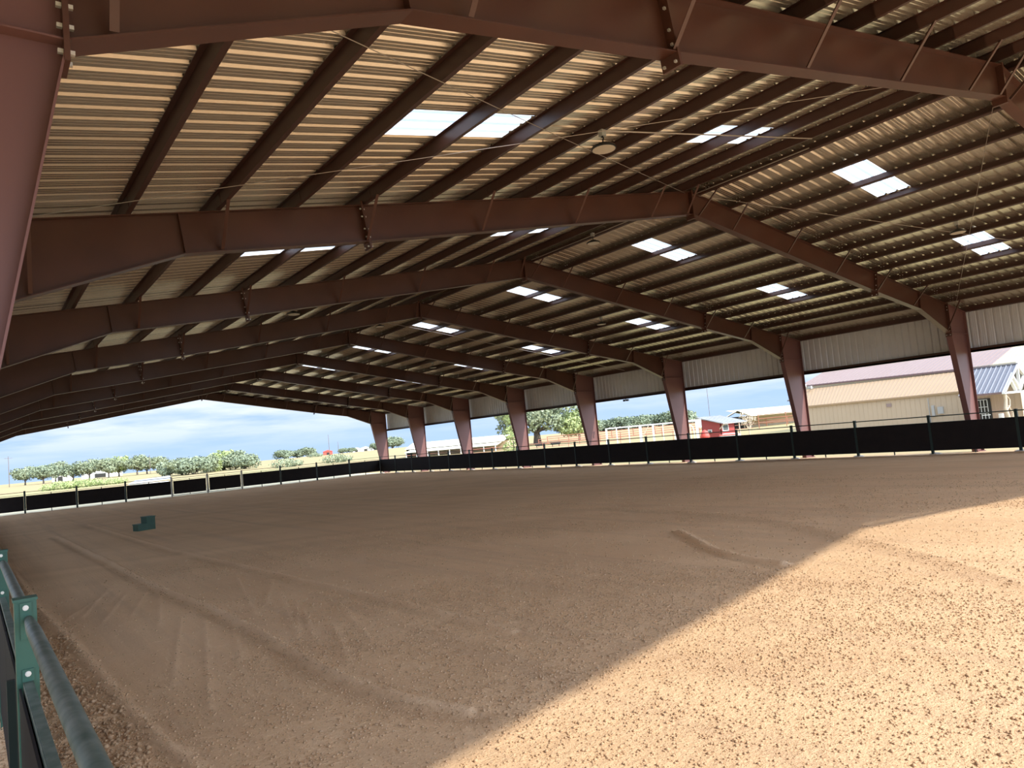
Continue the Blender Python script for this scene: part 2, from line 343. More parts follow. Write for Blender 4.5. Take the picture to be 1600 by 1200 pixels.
# clods of sand: real lumps, thicker along the left fence, on the ridges and in the rough bands
def density(X, Y):
    rr = np.hypot(X+20, Y+9)
    d = 0.16 + 0.55*smooth01((vnoise(rr, Y*.1, 0.55, 21)+0.12)/0.4)*smooth01((vnoise(X, Y, .35, 23)+.3)/.35)
    d = d*(0.75+0.5*smooth01((vnoise(X, Y, 1.5, 25)+0.2)/0.4))
    d = np.maximum(d, 1.0*smooth01((-X-15.2)/0.2))
    for P, w, a in ((RIDGE_A, .28, .8), (RIDGE_B, .2, .45), (ARC, .35, .9), (MOUND, .3, .6)):
        d = np.maximum(d, a*np.exp(-((polyline_dist(X, Y, P)-.15)/w)**2))
    clean = smooth01((X+15.1)/0.2)*smooth01((-13.3-X)/0.3)*smooth01((Y-3)/2)
    return d*(1-0.75*clean)
def clods(n, x0, x1, y0, y1, smin, smax, name):
    x = rng.uniform(x0, x1, n*3); y = rng.uniform(y0, y1, n*3)
    k = rng.random(n*3) < density(x, y); x = x[k][:n]; y = y[k][:n]; n = len(x)
    oc = np.array([(1,0,0),(-1,0,0),(0,1,0),(0,-1,0),(0,0,1),(0,0,-.6)], float)
    of = np.array([(0,2,4),(2,1,4),(1,3,4),(3,0,4),(2,0,5),(1,2,5),(3,1,5),(0,3,5)])
    s = smin+(smax-smin)*rng.random(n)**4
    V = oc[None]*s[:,None,None]*(0.7+0.6*rng.random((n,6,1)))
    a = rng.uniform(0, 6.28, n); c, sn = np.cos(a)[:,None], np.sin(a)[:,None]
    Vx = V[...,0]*c-V[...,1]*sn; Vy = V[...,0]*sn+V[...,1]*c
    V = np.stack([Vx+x[:,None], Vy+y[:,None], V[...,2]*0.8+(height(x, y)+s*0.25)[:,None]], -1).reshape(-1,3)
    Fc = (of[None]+6*np.arange(n)[:,None,None]).reshape(-1,3)
    o = link(name, npmesh(name, V, Fc, MT['clod']), floor); o['kind'] = 'stuff'; return o
clods(9000, -16.7, -15.15, -4.4, 8, 0.012, 0.034, 'large_sand_clods')
clods(75000, -16.7, -7, -4.4, 6, 0.003, 0.017, 'sand_clods')
clods(60000, -15.5, 8, -3.5, 15, 0.005, 0.022, 'coarse_sand_clods')

# ------------------------------------------------------------------ pasture around the arena
def terr(x, y):
    D = np.hypot(x+16.3, y+4.9); az = np.degrees(np.arctan2(x+16.3, y+4.9))
    h = -0.10 + 1.55*smooth01((D-70)/190) + 0.95*np.exp(-((az-29)/9)**2)*smooth01((D-150)/250)
    return h + 0.05*smooth01((D-60)/60)*np.sin(x*0.05)*np.cos(y*0.043)
gx = np.array(sorted(set(np.concatenate([np.linspace(-900,-60,12), np.linspace(-50,300,90), np.linspace(320,1100,20)]))))
gy = np.array(sorted(set(np.concatenate([np.linspace(-400,-40,8), np.linspace(-30,400,110), np.linspace(420,1400,24)]))))
GX, GY = np.meshgrid(gx, gy, indexing='ij'); GZ = terr(GX, GY)
inside = (GX > -22) & (GX < 22) & (GY > -14) & (GY < 64); GZ = np.where(inside, -0.14, GZ)
nx, ny = GX.shape; idx = np.arange(nx*ny).reshape(nx, ny)
Fq = np.stack([idx[:-1,:-1], idx[1:,:-1], idx[1:,1:], idx[:-1,1:]], -1).reshape(-1, 4)
struct('ground', mesh=npmesh('ground', np.stack([GX,GY,GZ],-1).reshape(-1,3), Fq, MT['grass'], smooth=True))

struct('gravel_strip', mesh=MB().box(-17.6, 17.6, 61.0, 75.0, -.20, -.06).mesh('gravel_strip', principled('pale_gravel', (0.86, 0.74, 0.48), 0.9, 0, (3, 0.5, (0.78, 0.66, 0.42)), (14, 0.5, 0.02))))

# ------------------------------------------------------------------ roof: sheets, skylights, purlins
ceiling = struct('ceiling')
RIBW = 0.9144
def profile():
    p = []; P = RIBW/3
    for k in range(3):
        a = k*P
        p += [(a, 0), (a+.010, 0), (a+.026, .042), (a+.062, .042), (a+.098, 0), (a+.150, 0), (a+.157, .005), (a+.163, .005), (a+.170, 0), (a+.226, 0), (a+.233, .005), (a+.239, .005), (a+.246, 0)]
    p.append((RIBW, 0)); return p
PR = profile()
def sheet_mesh(name, xa, xb, mat, side):
    V = []; F = []
    for x in (xa, xb):
        for y, z in PR: V.append((side*(x+SL*z), y, ZR+0.205-SL*x+z*cosr))
    n = len(PR)
    for i in range(n-1): F.append((i, i+1, n+i+1, n+i) if side > 0 else (i, n+i, n+i+1, i+1))
    m = bpy.data.meshes.new(name); m.from_pydata(V, [], F); m.materials.append(mat); m.update(); return m
SKY_N = {-8, 0, 8, 16, 25, 33, 42, 50}
XE = 17.75
for side in (-1, 1):
    full = sheet_mesh('roof_panel', 0.0, XE, MT['sheet'], side)
    parts = [('roof_panel', 0.0, 1.92, 'sheet'), ('skylight_panel', 1.92, 4.50, 'skylight'), ('roof_panel', 4.50, 8.84, 'sheet'),
             ('skylight_panel', 8.84, 11.40, 'skylight'), ('roof_panel', 11.40, XE, 'sheet')]
    pm = [(n, sheet_mesh(n, a, b, MT[m], side)) for n, a, b, m in parts]
    n0 = int(math.floor((Y0-3.68)/RIBW))+1
    n = n0
    while 3.68+n*RIBW < Y1:
        y = 3.68+n*RIBW
        if n in SKY_N:
            for nm, m in pm: link(nm, m, ceiling, (0, y, 0))
        else: link('roof_panel', full, ceiling, (0, y, 0))
        n += 1
PUR = [0.4+1.38*k for k in range(12)]
def purlin_mesh(side, length):
    t = 0.005; m = MB()
    s = side
    # local frame: u along the slope towards the eave, w normal to the sheet
    def P(u, w): return (s*(u*cosr + w*sinr), -SL*0 + (-u*sinr + w*cosr))
    H = 0.20; fl = 0.075
    pts = [(0, 0), (fl, 0), (fl, -0) ]
    web = [P(0, 0.0), P(t, 0.0), P(t, H), P(0, H)]
    bot = [P(-fl, 0.0), P(0, 0.0), P(0, t), P(-fl, t)]
    lip = [P(-fl-.015, .020), P(-fl, 0.0), P(-fl+t, t), P(-fl-.010, .023)]
    top = [P(t, H-t), P(fl, H-t), P(fl, H), P(t, H)]
    for q in (web, bot, lip, top): m.prismY(q if s > 0 else q[::-1], 0, length)
    return m.mesh('purlin', MT['purlin'])
for side in (-1, 1):
    pmesh = purlin_mesh(side, B+0.9)
    pend = purlin_mesh(side, B+0.45+(-B-Y0))
    for k in range(-1, 8):
        for j, x in enumerate(PUR):
            off = 0.006*(k % 2)
            if k == -1: link('purlin', pend, ceiling, (side*x, Y0, ztop(x)+0.002))
            else: link('purlin', pmesh, ceiling, (side*(x+off), k*B-0.45, ztop(x)+0.002+0.003*(k % 2)))
bo = MB()
for side in (-1, 1):
    for k in range(0, 6):
        for x in PUR:
            for dy_ in (-.40, -.30, .30, .40):
                for w in (.05, .15):
                    cx = side*(x-.004+w*sinr); cz = ztop(x)+w*cosr
                    cx -= side*0.006; y = k*B+dy_
                    bo.box(cx-.007, cx+.007, y-.011, y+.011, cz-.011, cz+.011)
o = bo.build('purlin_bolts', MT['bolt'], ceiling); o['kind'] = 'stuff'
MB().prismY([(-.35, ZR+.24-.057), (0, ZR+.27), (.35, ZR+.24-.057), (0, ZR+.25)], Y0, Y1).build('ridge_cap', MT['sheet'], ceiling)
for side in (-1, 1):
    m = MB()
    a = [(17.42, 5.86), (17.56, 5.84), (17.56, 6.05), (17.42, 6.07)]
    m.prismY([(side*x, z) for x, z in (a if side > 0 else a[::-1])], Y0, Y1)
    m.build('eave_strut', MT['purlin'], ceiling)
for y in (Y0-.03, Y1):                                             # rake trims at the gable ends
    for side in (-1, 1):
        m = MB(); q = [(0, ZR+.0), (side*XE, ZR-SL*XE), (side*XE, ZR-SL*XE+.26), (0, ZR+.26)]
        m.prismY(q if side < 0 else q[::-1], y, y+.03); m.build('rake_trim', MT['purlin'], ceiling)

# side wall strips under the eaves
def wall_strip(name, side):
    root = struct(name)
    V = []; F = []; z0, z1 = 4.20, 5.98
    for z in (z0, z1):
        for y, d in PR: V.append((side*(17.60+d), y, z))
    n = len(PR)
    for i in range(n-1): F.append((i, i+1, n+i+1, n+i) if side < 0 else (i, n+i, n+i+1, i+1))
    me = bpy.data.meshes.new('wall_panel'); me.from_pydata(V, [], F); me.materials.append(MT['wallsheet']); me.update()
    y = Y0+.5
    while y < Y1-.9: link('wall_panel', me, root, (0, y, 0)); y += RIBW
    m = MB(); xa, xb = sorted((side*17.42, side*17.60)); m.box(xa, xb, Y0+.5, Y1, 4.12, 4.20); xc = side*17.42
    m.box(min(xc, xc+side*.01), max(xc, xc+side*.01), Y0+.5, Y1, 4.12, 4.30)
    m.build('bottom_girt', MT['purlin'], root)
    return root
wall_strip('wall_right', 1); wall_strip('wall_left', -1)

# ------------------------------------------------------------------ rigid frames
XO, XF, XK, ZK, XB, ZB, XS, ZS, ZA = 17.40, 16.75, 15.76, 4.93, 13.34, 5.84, 10.0, 6.36, 8.06
def strip(m, pts, th, hw, outward):
    """flange plate along a polyline in x,z; outward = +1 above, -1 below"""
    for (xa, za), (xb, zb) in zip(pts[:-1], pts[1:]):
        d = Vector((xb-xa, 0, zb-za)); n = Vector((-d.z, 0, d.x)).normalized()*th*outward
        m.add([(xa,-hw,za),(xb,-hw,zb),(xb,hw,zb),(xa,hw,za),(xa+n.x,-hw,za+n.z),(xb+n.x,-hw,zb+n.z),(xb+n.x,hw,zb+n.z),(xa+n.x,hw,za+n.z)],
              [(0,1,2,3),(7,6,5,4),(0,4,5,1),(1,5,6,2),(2,6,7,3),(3,7,4,0)])
def make_frame():
    root = thing('rigid_frame', 'x', 'steel frame')
    for s in (-1, 1):
        m = MB(); T = .006; HW = .11
        web = [(s*XO, 0), (s*XF, 0), (s*XK, ZK), (s*XK, ztop(XK)), (s*XO, ztop(XO))]
        m.prismY(web, -T, T)
        strip(m, [(s*XF, 0), (s*XK, ZK)], .014, HW, 1 if s > 0 else -1)
        strip(m, [(s*XO, 0), (s*XO, ztop(XO))], .014, HW, -1 if s > 0 else 1)
        strip(m, [(s*XO, ztop(XO)), (s*XK, ztop(XK))], .014, HW, 1)
        xa, xb = sorted((s*XK, s*XO)); m.box(xa, xb, -HW*.9, HW*.9, ZK-.006, ZK+.006)
        xa, xb = sorted((s*(XO+.06), s*(XF-.06))); m.box(xa, xb, -.14, .14, -.02, .02)
        c = m.build('column', MT['column'], root)
        ep = MB(); xa, xb = sorted((s*(XK-.016), s*(XK+.016))); ep.box(xa, xb, -.12, .12, ZK-.14, ztop(XK)+.04)
        e = ep.build('end_plate', MT['steel'], c)
        bb = MB()
        for y in (-.07, .07):
            for z in (ZK-.07, ZK+.09, ZK+.22, ztop(XK)-.25, ztop(XK)-.12):
                xa, xb = sorted((s*(XK-.045), s*(XK+.045))); bb.box(xa, xb, y-.013, y+.013, z-.013, z+.013)
        b_ = bb.build('bolts', MT['bolt'], c); b_['kind'] = 'stuff'
        m = MB(); bot = [(s*XK, ZK), (s*XB, ZB), (s*XS, ZS), (0, ZA)]
        m.prismY(bot + [(0, ZR), (s*XK, ztop(XK))], -T, T)
        strip(m, bot, .014, HW, -1 if s < 0 else 1); strip(m, [(0, ZR), (s*XK, ztop(XK))], .014, HW, 1 if s < 0 else -1)
        r = m.build('rafter', MT['steel'], root)
        ep = MB()                                             # splice plate square to the rafter
        dn = Vector((s*sinr, 0, cosr)); a = Vector((s*XS, 0, ZS)) - dn*.16; b = Vector((s*XS, 0, ZS)) + dn*.77
        ep.bar(a, b, .04, .25, (0, 1, 0)); ep.build('splice_plate', MT['steel'], r)
        bb = MB()
        for t_ in (.05, .25, .42, .68, .84):
            p = a.lerp(b, t_)
            for y in (-.08, .08): bb.box(p.x-.05, p.x+.05, y-.013, y+.013, p.z-.013, p.z+.013)
        b_ = bb.build('bolts', MT['bolt'], r); b_['kind'] = 'stuff'
        sf = MB(); sf.bar((s*XB, 0, ZB+.02), (s*(XB+.08), 0, ztop(XB)-.02), .012, .18, (0, 1, 0)); sf.build('stiffener', MT['steel'], r)
    m = MB(); m.box(-.03, .03, -.13, .13, ZA-.14, ZR+.03); m.build('ridge_plate', MT['steel'], root)
    botpts = [(0, ZA), (XS, ZS), (XB, ZB), (XK, ZK)]
    def zb(x):
        for (a, za), (b, zb_) in zip(botpts[:-1], botpts[1:]):
            if a <= x <= b: return za+(zb_-za)*(x-a)/(b-a)
        return ZK
    for s in (-1, 1):
        for x in (15.5, 12.75, 10.03, 7.28, 4.5, 1.76, 0.38):
            m = MB(); xb_ = x if x > .5 else .25
            m.angle((s*xb_, -.08, zb(xb_)+.03), (s*(x+.03), -.68, ztop(x)+.02), .055, .007)
            m.build('flange_brace', MT['steel'], root)
    return root
proto = make_frame()
FL = ['steel frame behind the camera side of the arena roof, out over the near end',
      'nearest brown steel frame, its deep rafter crossing the very top of the picture',
      'second brown steel frame, wide red-brown rafter with its peak right of centre',
      'third brown steel frame, peaking just right of centre above the middle of the arena',
      'fourth brown steel frame counted from the near end of the arena',
      'fifth brown steel frame counted from the near end, halfway down the arena',
      'sixth brown steel frame counted from the near end of the arena',
      'third from last brown steel frame before the far gable opening',
      'next to last brown steel frame before the far gable opening',
      'farthest brown steel frame, edging the open far gable against the sky']
for k in range(-1, 9):
    f = proto if k == -1 else copy_tree(proto)
    f.location = (0, k*B, 0); f['label'] = FL[k+1]; f['group'] = 'steel frames carrying the arena roof'

# bracing rods in the first bay
def rod(label, a, b, r=0.0055, grp='bracing rods under the near roof bay'):
    o = MB().tube([a, Vector(a).lerp(Vector(b), .5)-Vector((0,0,.03)), b], r, 6).build('bracing_rod', MT['conduit']); tag(o, label, 'rod', grp)
def ub(x, y): return (x, y, ztop(x)-.05)
rod('thin bracing rod from the nearest rafter down left to the second frame by its ridge', ub(-16.2,.1), ub(-.3,7.5))
rod('thin bracing rod from the near ridge down to the left end of the second frame', ub(-.3,.2), ub(-16,7.5))
rod('thin bracing rod running right from the second frame peak under the right roof slope', ub(.3,7.5), ub(16.2,.3))
rod('thin bracing rod hanging from the near ridge to the right end of the second frame', ub(.4,.1), ub(16.2,7.4))
def conduit(label, pts, r=0.014):
    o = MB().tube(pts, r, 6).build('conduit', MT['conduit']); tag(o, label, 'conduit')
conduit('straight conduit below the left skylights from the near round lamp to the ridge', [(-7.3,3.63,ztop(7.3)-.03), (-.45,3.63,ztop(.45)-.03)])
conduit('conduit running along the ridge through the second bay', [(.05,4.0,8.60), (.05,14.8,8.60)])
conduit('conduit crossing the right roof slope far down the arena', [(.1,26.95,ztop(.1)-.06), (16.9,26.95,ztop(16.9)-.06)])

# round lamps under the purlins
def make_lamp():
    root = thing('high_bay_lamp', 'x', 'lamp')
    MB().lathe((0,0,0), [(.05,.10),(.10,.095),(.11,.06),(.20,.045),(.22,.02),(.22,0),(.20,-.005)], 24).build('housing', MT['lamp_dark'], root, smooth=False)
    MB().lathe((0,0,0), [(.20,.0),(.198,-.012),(.10,-.018),(.01,-.02)], 24).build('lens', MT['lens'], root)
    MB().tube([(0,0,.09),(0,0,.16),(.02,0,.20),(0,0,.24),(-.02,0,.21)], .012, 6).build('hook', MT['lamp_dark'], root)
    MB().box(-.05,.05,-.05,.05,.23,.34).build('driver_box', MT['grey'], root, bevel=.005)
    return root
lp = make_lamp()
lamps = [(-7.36, 3.65, 'round black-rimmed high bay lamp below the left slope of the nearest bay, beside the conduit'),
         (7.3, 3.7, 'round high bay lamp under the right slope near the right edge of the picture'),
         (0.06, 11.6, 'round high bay lamp on the ridge just past the second steel frame'),
         (-7.36, 18.7, 'round high bay lamp under the left slope beyond the third steel frame'),
         (7.3, 18.9, 'round high bay lamp under the right slope beyond the third steel frame'),
         (0.06, 26.9, 'small round high bay lamp on the ridge beyond the fourth steel frame'),
         (7.3, 34.2, 'tiny round high bay lamp under the right slope far down the arena')]
for i, (x, y, lab) in enumerate(lamps):
    o = lp if i == 0 else copy_tree(lp)
    o.location = (x, y, ztop(x)-.35); o['label'] = lab; o['group'] = 'round lamps under the arena roof'

# ------------------------------------------------------------------ fences
HF = 1.654
def post_mesh(h=HF, w=.10, mat='greendark'):
    m = MB(); m.box(-w/2, w/2, -w/2, w/2, -.05, h-.02); m.box(-w/2-.006, w/2+.006, -w/2-.006, w/2+.006, h-.02, h); return m.mesh('post', MT[mat])
XFN = 16.20; YC = 60.47; SP = 3.216
rf = thing('arena_fence', 'long green-posted arena fence with black belting along the right side under the eave', 'fence', (XFN, 0, 0))
pm = post_mesh(); foot = MB().lathe((0,0,0), [(.20,-.03),(.17,.03),(.10,.06)], 9).mesh('concrete_foot', MT['concrete'])
ylist = [YC-n*SP for n in range(0, 21)]
for i, y in enumerate(ylist):
    p = link('post', pm, rf, (0, y, 0))
    q = link('concrete_foot', foot, p, (.10+.05*rng.random(), .12*rng.random()-.06, 0)); q.scale = (1+.3*rng.random(), 1.2+.5*rng.random(), 1)
bm = MB().box(-.008, .008, -0.005, SP/2+.005, .17, 1.335).mesh('belt_panel', MT['belt'])
railm = MB().tube([(0,0,0),(0,SP,0)], .022, 8).mesh('top_rail', MT['greendark'])
midm = MB().box(-.02, .02, -.02, .02, .02, 1.32).mesh('stay', MT['greendark'])
lr = MB().box(-.02,.02,0,SP,1.30,1.34).mesh('lower_rail', MT['greendark'])
br = MB().box(-.02,.02,0,SP,.15,.185).mesh('bottom_rail', MT['greendark'])
for i, y in enumerate(ylist[1:]):
    for h in (0, 1): link('belt_panel', bm, rf, (-.035+.004*h, y+h*SP/2, .006*(((i*7+h*3) % 5)-2)*.6))
    link('top_rail', railm, rf, (0, y, HF-.06)); link('lower_rail', lr, rf, (.02, y, 0)); link('bottom_rail', br, rf, (.02, y, 0)); link('stay', midm, rf, (.03, y+SP/2, 0))

# far end fence with the double gate in its middle
FX = [16.20, 12.93, 9.66, 6.23, 2.81]; FX2 = [-2.89, -6.3, -9.66, -13.0, -16.2]
def far_fence(xs_, label, gate_posts):
    root = thing('arena_fence', label, 'fence', ((xs_[0]+xs_[-1])/2, YC, 0)); ox = root.location.x
    for i, x in enumerate(xs_):
        if x == 16.20: continue
        link('post', post_mesh(HF+.02, .12) if x not in gate_posts else post_mesh(HF-.02, .11, 'galv'), root, (x-ox, 0, 0))
    for a, b in zip(xs_[:-1], xs_[1:]):
        l_, r_ = sorted((a, b)); w = r_-l_
        for h in (0, 1):
            x0 = l_+h*w/2+(.07 if h == 0 else -.005); x1 = l_+(h+1)*w/2-(0 if h == 0 else .07)
            MB().box(x0-ox, x1-ox, -.05, -.034, .21, 1.30).build('belt_panel', MT['belt'], root)
        MB().tube([(l_-ox,0,HF-.07),(r_-ox,0,HF-.07)], .02, 6).build('top_rail', MT['greendark'], root)
        MB().tube([(l_-ox,0,1.38),(r_-ox,0,1.38)], .016, 6).build('middle_rail', MT['greendark'], root)
        MB().box((l_+r_)/2-ox-.025, (l_+r_)/2-ox+.025, -.03, .02, 0, 1.42).build('stay', MT['greendark'], root)
far_fence(FX, 'far end fence of black belting right of the gates, reaching the far corner', (2.81,))
far_fence(FX2, 'far end fence of black belting left of the gates', (-2.89,))
gp = MB(); gp.box(-.06, .06, -.06, .06, -.05, HF-.03); gp.box(-.07,.07,-.07,.07,HF-.03,HF-.01)
o = gp.build('gate_post', MT['galv']); o.location = (-.06, YC, 0); tag(o, 'pale post between the two far gates', 'post')
def gate(x0, x1, label):
    r = thing('gate', label, 'gate', (x0, YC, 0), 0, 'pair of belted gates in the far fence'); w = x1-x0
    MB().tube([(0,0,.10),(0,0,1.52),(w,0,1.52),(w,0,.10),(0,0,.10)], .022, 6).build('gate_frame', MT['greendark'], r)
    MB().tube([(0,0,1.36),(w,0,1.36)], .016, 6).build('middle_rail', MT['greendark'], r)
    for h in (0, 1): MB().box(h*w/2+.04*(1-h), (h+1)*w/2-.03*h, -.04, -.028, .2, 1.29).build('belt_panel', MT['belt'], r)
    MB().box(w/2-.02, w/2+.02, -.02, .02, .10, 1.42).build('stay', MT['greendark'], r)
gate(-2.80, -.16, 'belted gate left of the pale middle post in the far fence')
gate(.04, 2.72, 'belted gate right of the pale middle post in the far fence')

# left fence beside the camera
XL = -16.068
lf = thing('arena_fence', 'close green arena fence with round pipe rail at the lower left corner', 'fence', (XL, 0, 0))
PY = [0.10, 3.92, 7.72, 11.5, 15.3, 19.1, 22.9, 26.7, 30.5, 34.3, 38.1, 41.9, 45.7, 49.5, 53.3, 57.1]
pmn = MB(); pmn.box(-.052,.052,-.052,.052,-.05,1.675); pmn.box(-.058,.058,-.058,.058,1.675,1.69); pmn = pmn.mesh('post', MT['green'])
plate = MB(); plate.box(-.027,.027,-.062,-.052,1.47,1.668); plate = plate.mesh('bracket', MT['green'])
plate2 = MB().box(-.027,.027,-.062,-.052,1.10,1.31).mesh('bracket', MT['green'])
bolt = MB(); 
for z in (1.64, 1.285): bolt.tube([(0,-.062,z),(0,-.074,z)], .011, 6); bolt.tube([(0,-.060,z),(0,-.065,z)], .015, 10)
bolt = bolt.mesh('bolt', MT['bolt'])
for y in [-3.72]+PY:
    p = link('post', pmn, lf, (0, y, 0)); link('bracket', plate, p); link('bracket', plate2, p); link('bolt', bolt, p)
ys_ = [-3.72]+PY
for a, b in zip(ys_[:-1], ys_[1:]):
    n = 10; pts = [(0.012, a+.06+(b-a-.12)*i/n, 1.575) for i in range(n+1)]
    MB().tube(pts, [.022]+[.034]*(n-1)+[.022], 16).build('top_rail', MT['pipe'], lf, smooth=True)
    m = MB(); m.box(-.022, .022, a+.052, b-.052, 1.195, 1.245); m.box(-.026,-.022, a+.052, b-.052, 1.15, 1.245); m.build('lower_rail', MT['pipe'], lf, bevel=.003)
    MB().box(-.046, -.034, a+.08, (a+b)/2-.01, .16, 1.22).build('belt_panel', MT['belt'], lf)
    MB().box(-.046, -.034, (a+b)/2+.01, b-.08, .16, 1.22).build('belt_panel', MT['belt'], lf)
    MB().box(-.09, -.05, a+.25, a+.29, 0, 1.2).build('stay', MT['greendark'], lf)

# ------------------------------------------------------------------ mounting block
mb = thing('mounting_block', 'dark green two-step mounting block standing alone on the sand at the left', 'mounting block', (-11.07, 26.83, 0), math.radians(14))
m = MB(); m.prismY([(0,0),(.66,0),(.66,.52),(.32,.52),(.32,.26),(0,.26)], 0, .02); m.build('side_panel', MT['block'], mb)
m = MB(); m.prismY([(0,0),(.66,0),(.66,.52),(.32,.52),(.32,.26),(0,.26)], .46, .48); m.build('side_panel', MT['block'], mb)
MB().box(0,.02,.02,.46,0,.25).build('riser', MT['block'], mb); MB().box(.32,.34,.02,.46,.26,.51).build('riser', MT['block'], mb)
MB().box(.64,.66,.02,.46,0,.5).build('back_panel', MT['block'], mb)
MB().box(-.02,.34,-.015,.495,.25,.28).build('tread', MT['block'], mb, bevel=.004); MB().box(.30,.68,-.015,.495,.51,.54).build('tread', MT['block'], mb, bevel=.004)
# ------------------------------------------------------------------ trees
def leaf_mesh(name, blobs, n, size, mat):
    blobs = np.array(blobs, float); w = blobs[:,3]*blobs[:,4]; w = w/w.sum()
    k = rng.choice(len(blobs), n, p=w); d = rng.normal(size=(n,3)); d /= np.linalg.norm(d, axis=1)[:,None]
    r = 0.62+0.43*rng.random(n)**.6; r += 0.12*rng.normal(size=n)
    c = blobs[k,:3] + d*r[:,None]*np.stack([blobs[k,3], blobs[k,3], blobs[k,4]], -1)
    nn = d + 0.7*rng.normal(size=(n,3)); nn /= np.linalg.norm(nn, axis=1)[:,None]
    a = np.cross(nn, rng.normal(size=(n,3))); a /= np.linalg.norm(a, axis=1)[:,None]; b = np.cross(nn, a)
    s = size*(0.6+0.8*rng.random(n))[:,None]
    V = np.stack([c+a*s, c+b*s*.6+a*s*.1, c-a*s*.9, c-b*s*.6], 1).reshape(-1,3)
    F = np.arange(4*n).reshape(-1,4); return npmesh(name, V, F, mat)
def tree_data(h, w, leafn, leafs, mat, trunkfrac=.25, nb=9, flat=.55):
    blobs = [(0,0,h*(trunkfrac+(1-trunkfrac)*.5), w*.36, h*(1-trunkfrac)*.42)]
    for i in range(nb):
        a = 6.283*i/nb+rng.random(); rr = w*.5*(0.45+.2*rng.random()); z = h*(trunkfrac+(1-trunkfrac)*(.25+.5*rng.random()))
        blobs.append((rr*math.cos(a), rr*math.sin(a), z, w*.20*(.8+.5*rng.random()), h*(1-trunkfrac)*.24*(.8+.5*rng.random())))
    m = MB(); t = h*.02+.05
    m.tube([(0,0,-.3),(0.02*h,0,h*trunkfrac*.6),(0,.02*h,h*trunkfrac*1.3),(0,0,h*.7)], [t*1.5,t*1.1,t*.8,t*.2], 7)
    for b in blobs[1:1+min(6,nb)]: m.tube([(0,0,h*trunkfrac*.9),(b[0]*.5,b[1]*.5,b[2]*.75),(b[0],b[1],b[2])], [t*.7,t*.45,t*.15], 5)
    return m.mesh('trunk', MT['bark']), leaf_mesh('foliage', blobs, leafn, leafs, mat)
def tree(name, label, cat, x, y, data, sc=1, rz=0, group=None, sxy=1):
    r = thing(name, label, cat, (x, y, float(terr(np.float64(x), np.float64(y)))), rz, group); r.scale = (sc*sxy, sc*sxy, sc)
    link('trunk', data[0], r); f = link('foliage', data[1], r); f['kind'] = 'stuff'; return r
kinds = [tree_data(5.2, 6.2, 2600, .26, MT['leaf'], .22, 10), tree_data(5.0, 6.6, 2600, .26, MT['leaffar'], .20, 9), tree_data(5.4, 5.4, 2400, .26, MT['leaf2'], .2, 8)]
def atd(u, D):                                   # bearing of the photographed tree, laid out on the ground at distance D
    a = math.radians(u); return CAM.x + D*math.sin(a), CAM.y + D*math.cos(a)
row = [(2.95,246,1.0,'first small rounded tree at the left end of the far tree row',0),(3.95,240,1.1,'second rounded tree from the left in the far row',1),(4.65,252,1.15,'third tree from the left in the far row, close to its neighbour',0),
 (5.63,245,1.02,'grey-green tree right of the first white farm building',1),(6.57,243,1.12,'rounded tree left of the second white farm building',0),(7.75,238,1.08,'broad pale tree in the middle of the far row',0),(8.35,246,1.18,'tallest pale tree just right of the middle of the far row',2),
 (9.5,240,1.12,'green tree standing a little apart in the far row',0),(10.1,246,1.05,'slim green tree right of the tree standing apart in the far row',1),(10.75,240,.95,'loose tree at the right end of the far row before the thicket',0)]
for b, D, sc, lab, k in row:
    x, y = atd(b, D); tree('shade_tree', lab, 'tree', x, y, kinds[k], sc*.98, b*40, 'row of shade trees on the far pasture', 1.08)
near = [(11.5,172,.95,'bushy grey tree starting the nearer thicket beyond the far gates',1),(12.3,168,1.0,'second bushy tree of the nearer thicket, behind the left gate',0),(13.1,166,1.12,'biggest bushy tree in the nearer thicket behind the right gate',1),(13.9,170,1.0,'dense tree of the nearer thicket right of the biggest one',0),
 (14.5,175,.8,'low pale tree in the middle of the nearer thicket',2),(15.1,180,1.25,'tall yellow-green tree rising from the nearer thicket',2),(15.9,176,1.12,'round grey tree of the thicket right of the tall yellow-green one',0),(16.6,170,.98,'last bushy tree at the right end of the nearer thicket',1)]
for b, D, sc, lab, k in near:
    x, y = atd(b, D); r = tree('bushy_tree', lab, 'tree', x, y, kinds[k], sc*.86, b*50, 'thicket beyond the far gates', 1.1); r.location.z -= .85*sc
for b, D, sc, lab in [(19.4,400,1.25,'left tree of the distant dark clump on the hill'),(20.3,410,1.1,'middle tree of the distant dark clump on the hill'),(21.1,405,1.3,'right tree of the distant dark clump on the hill'),
                 (23.7,420,.75,'small distant tree left of the white hilltop houses'),(24.4,420,.7,'small distant tree between the white hilltop houses'),(27.5,400,1.6,'distant dark tree right of the farthest column'),(26.3,410,1.0,'distant tree just left of the farthest column')]:
    x, y = atd(b, D); r = tree('distant_tree', lab, 'tree', x, y, kinds[1], sc, b*30, 'distant trees on the hill', 1.3); r.location.z -= .8*sc
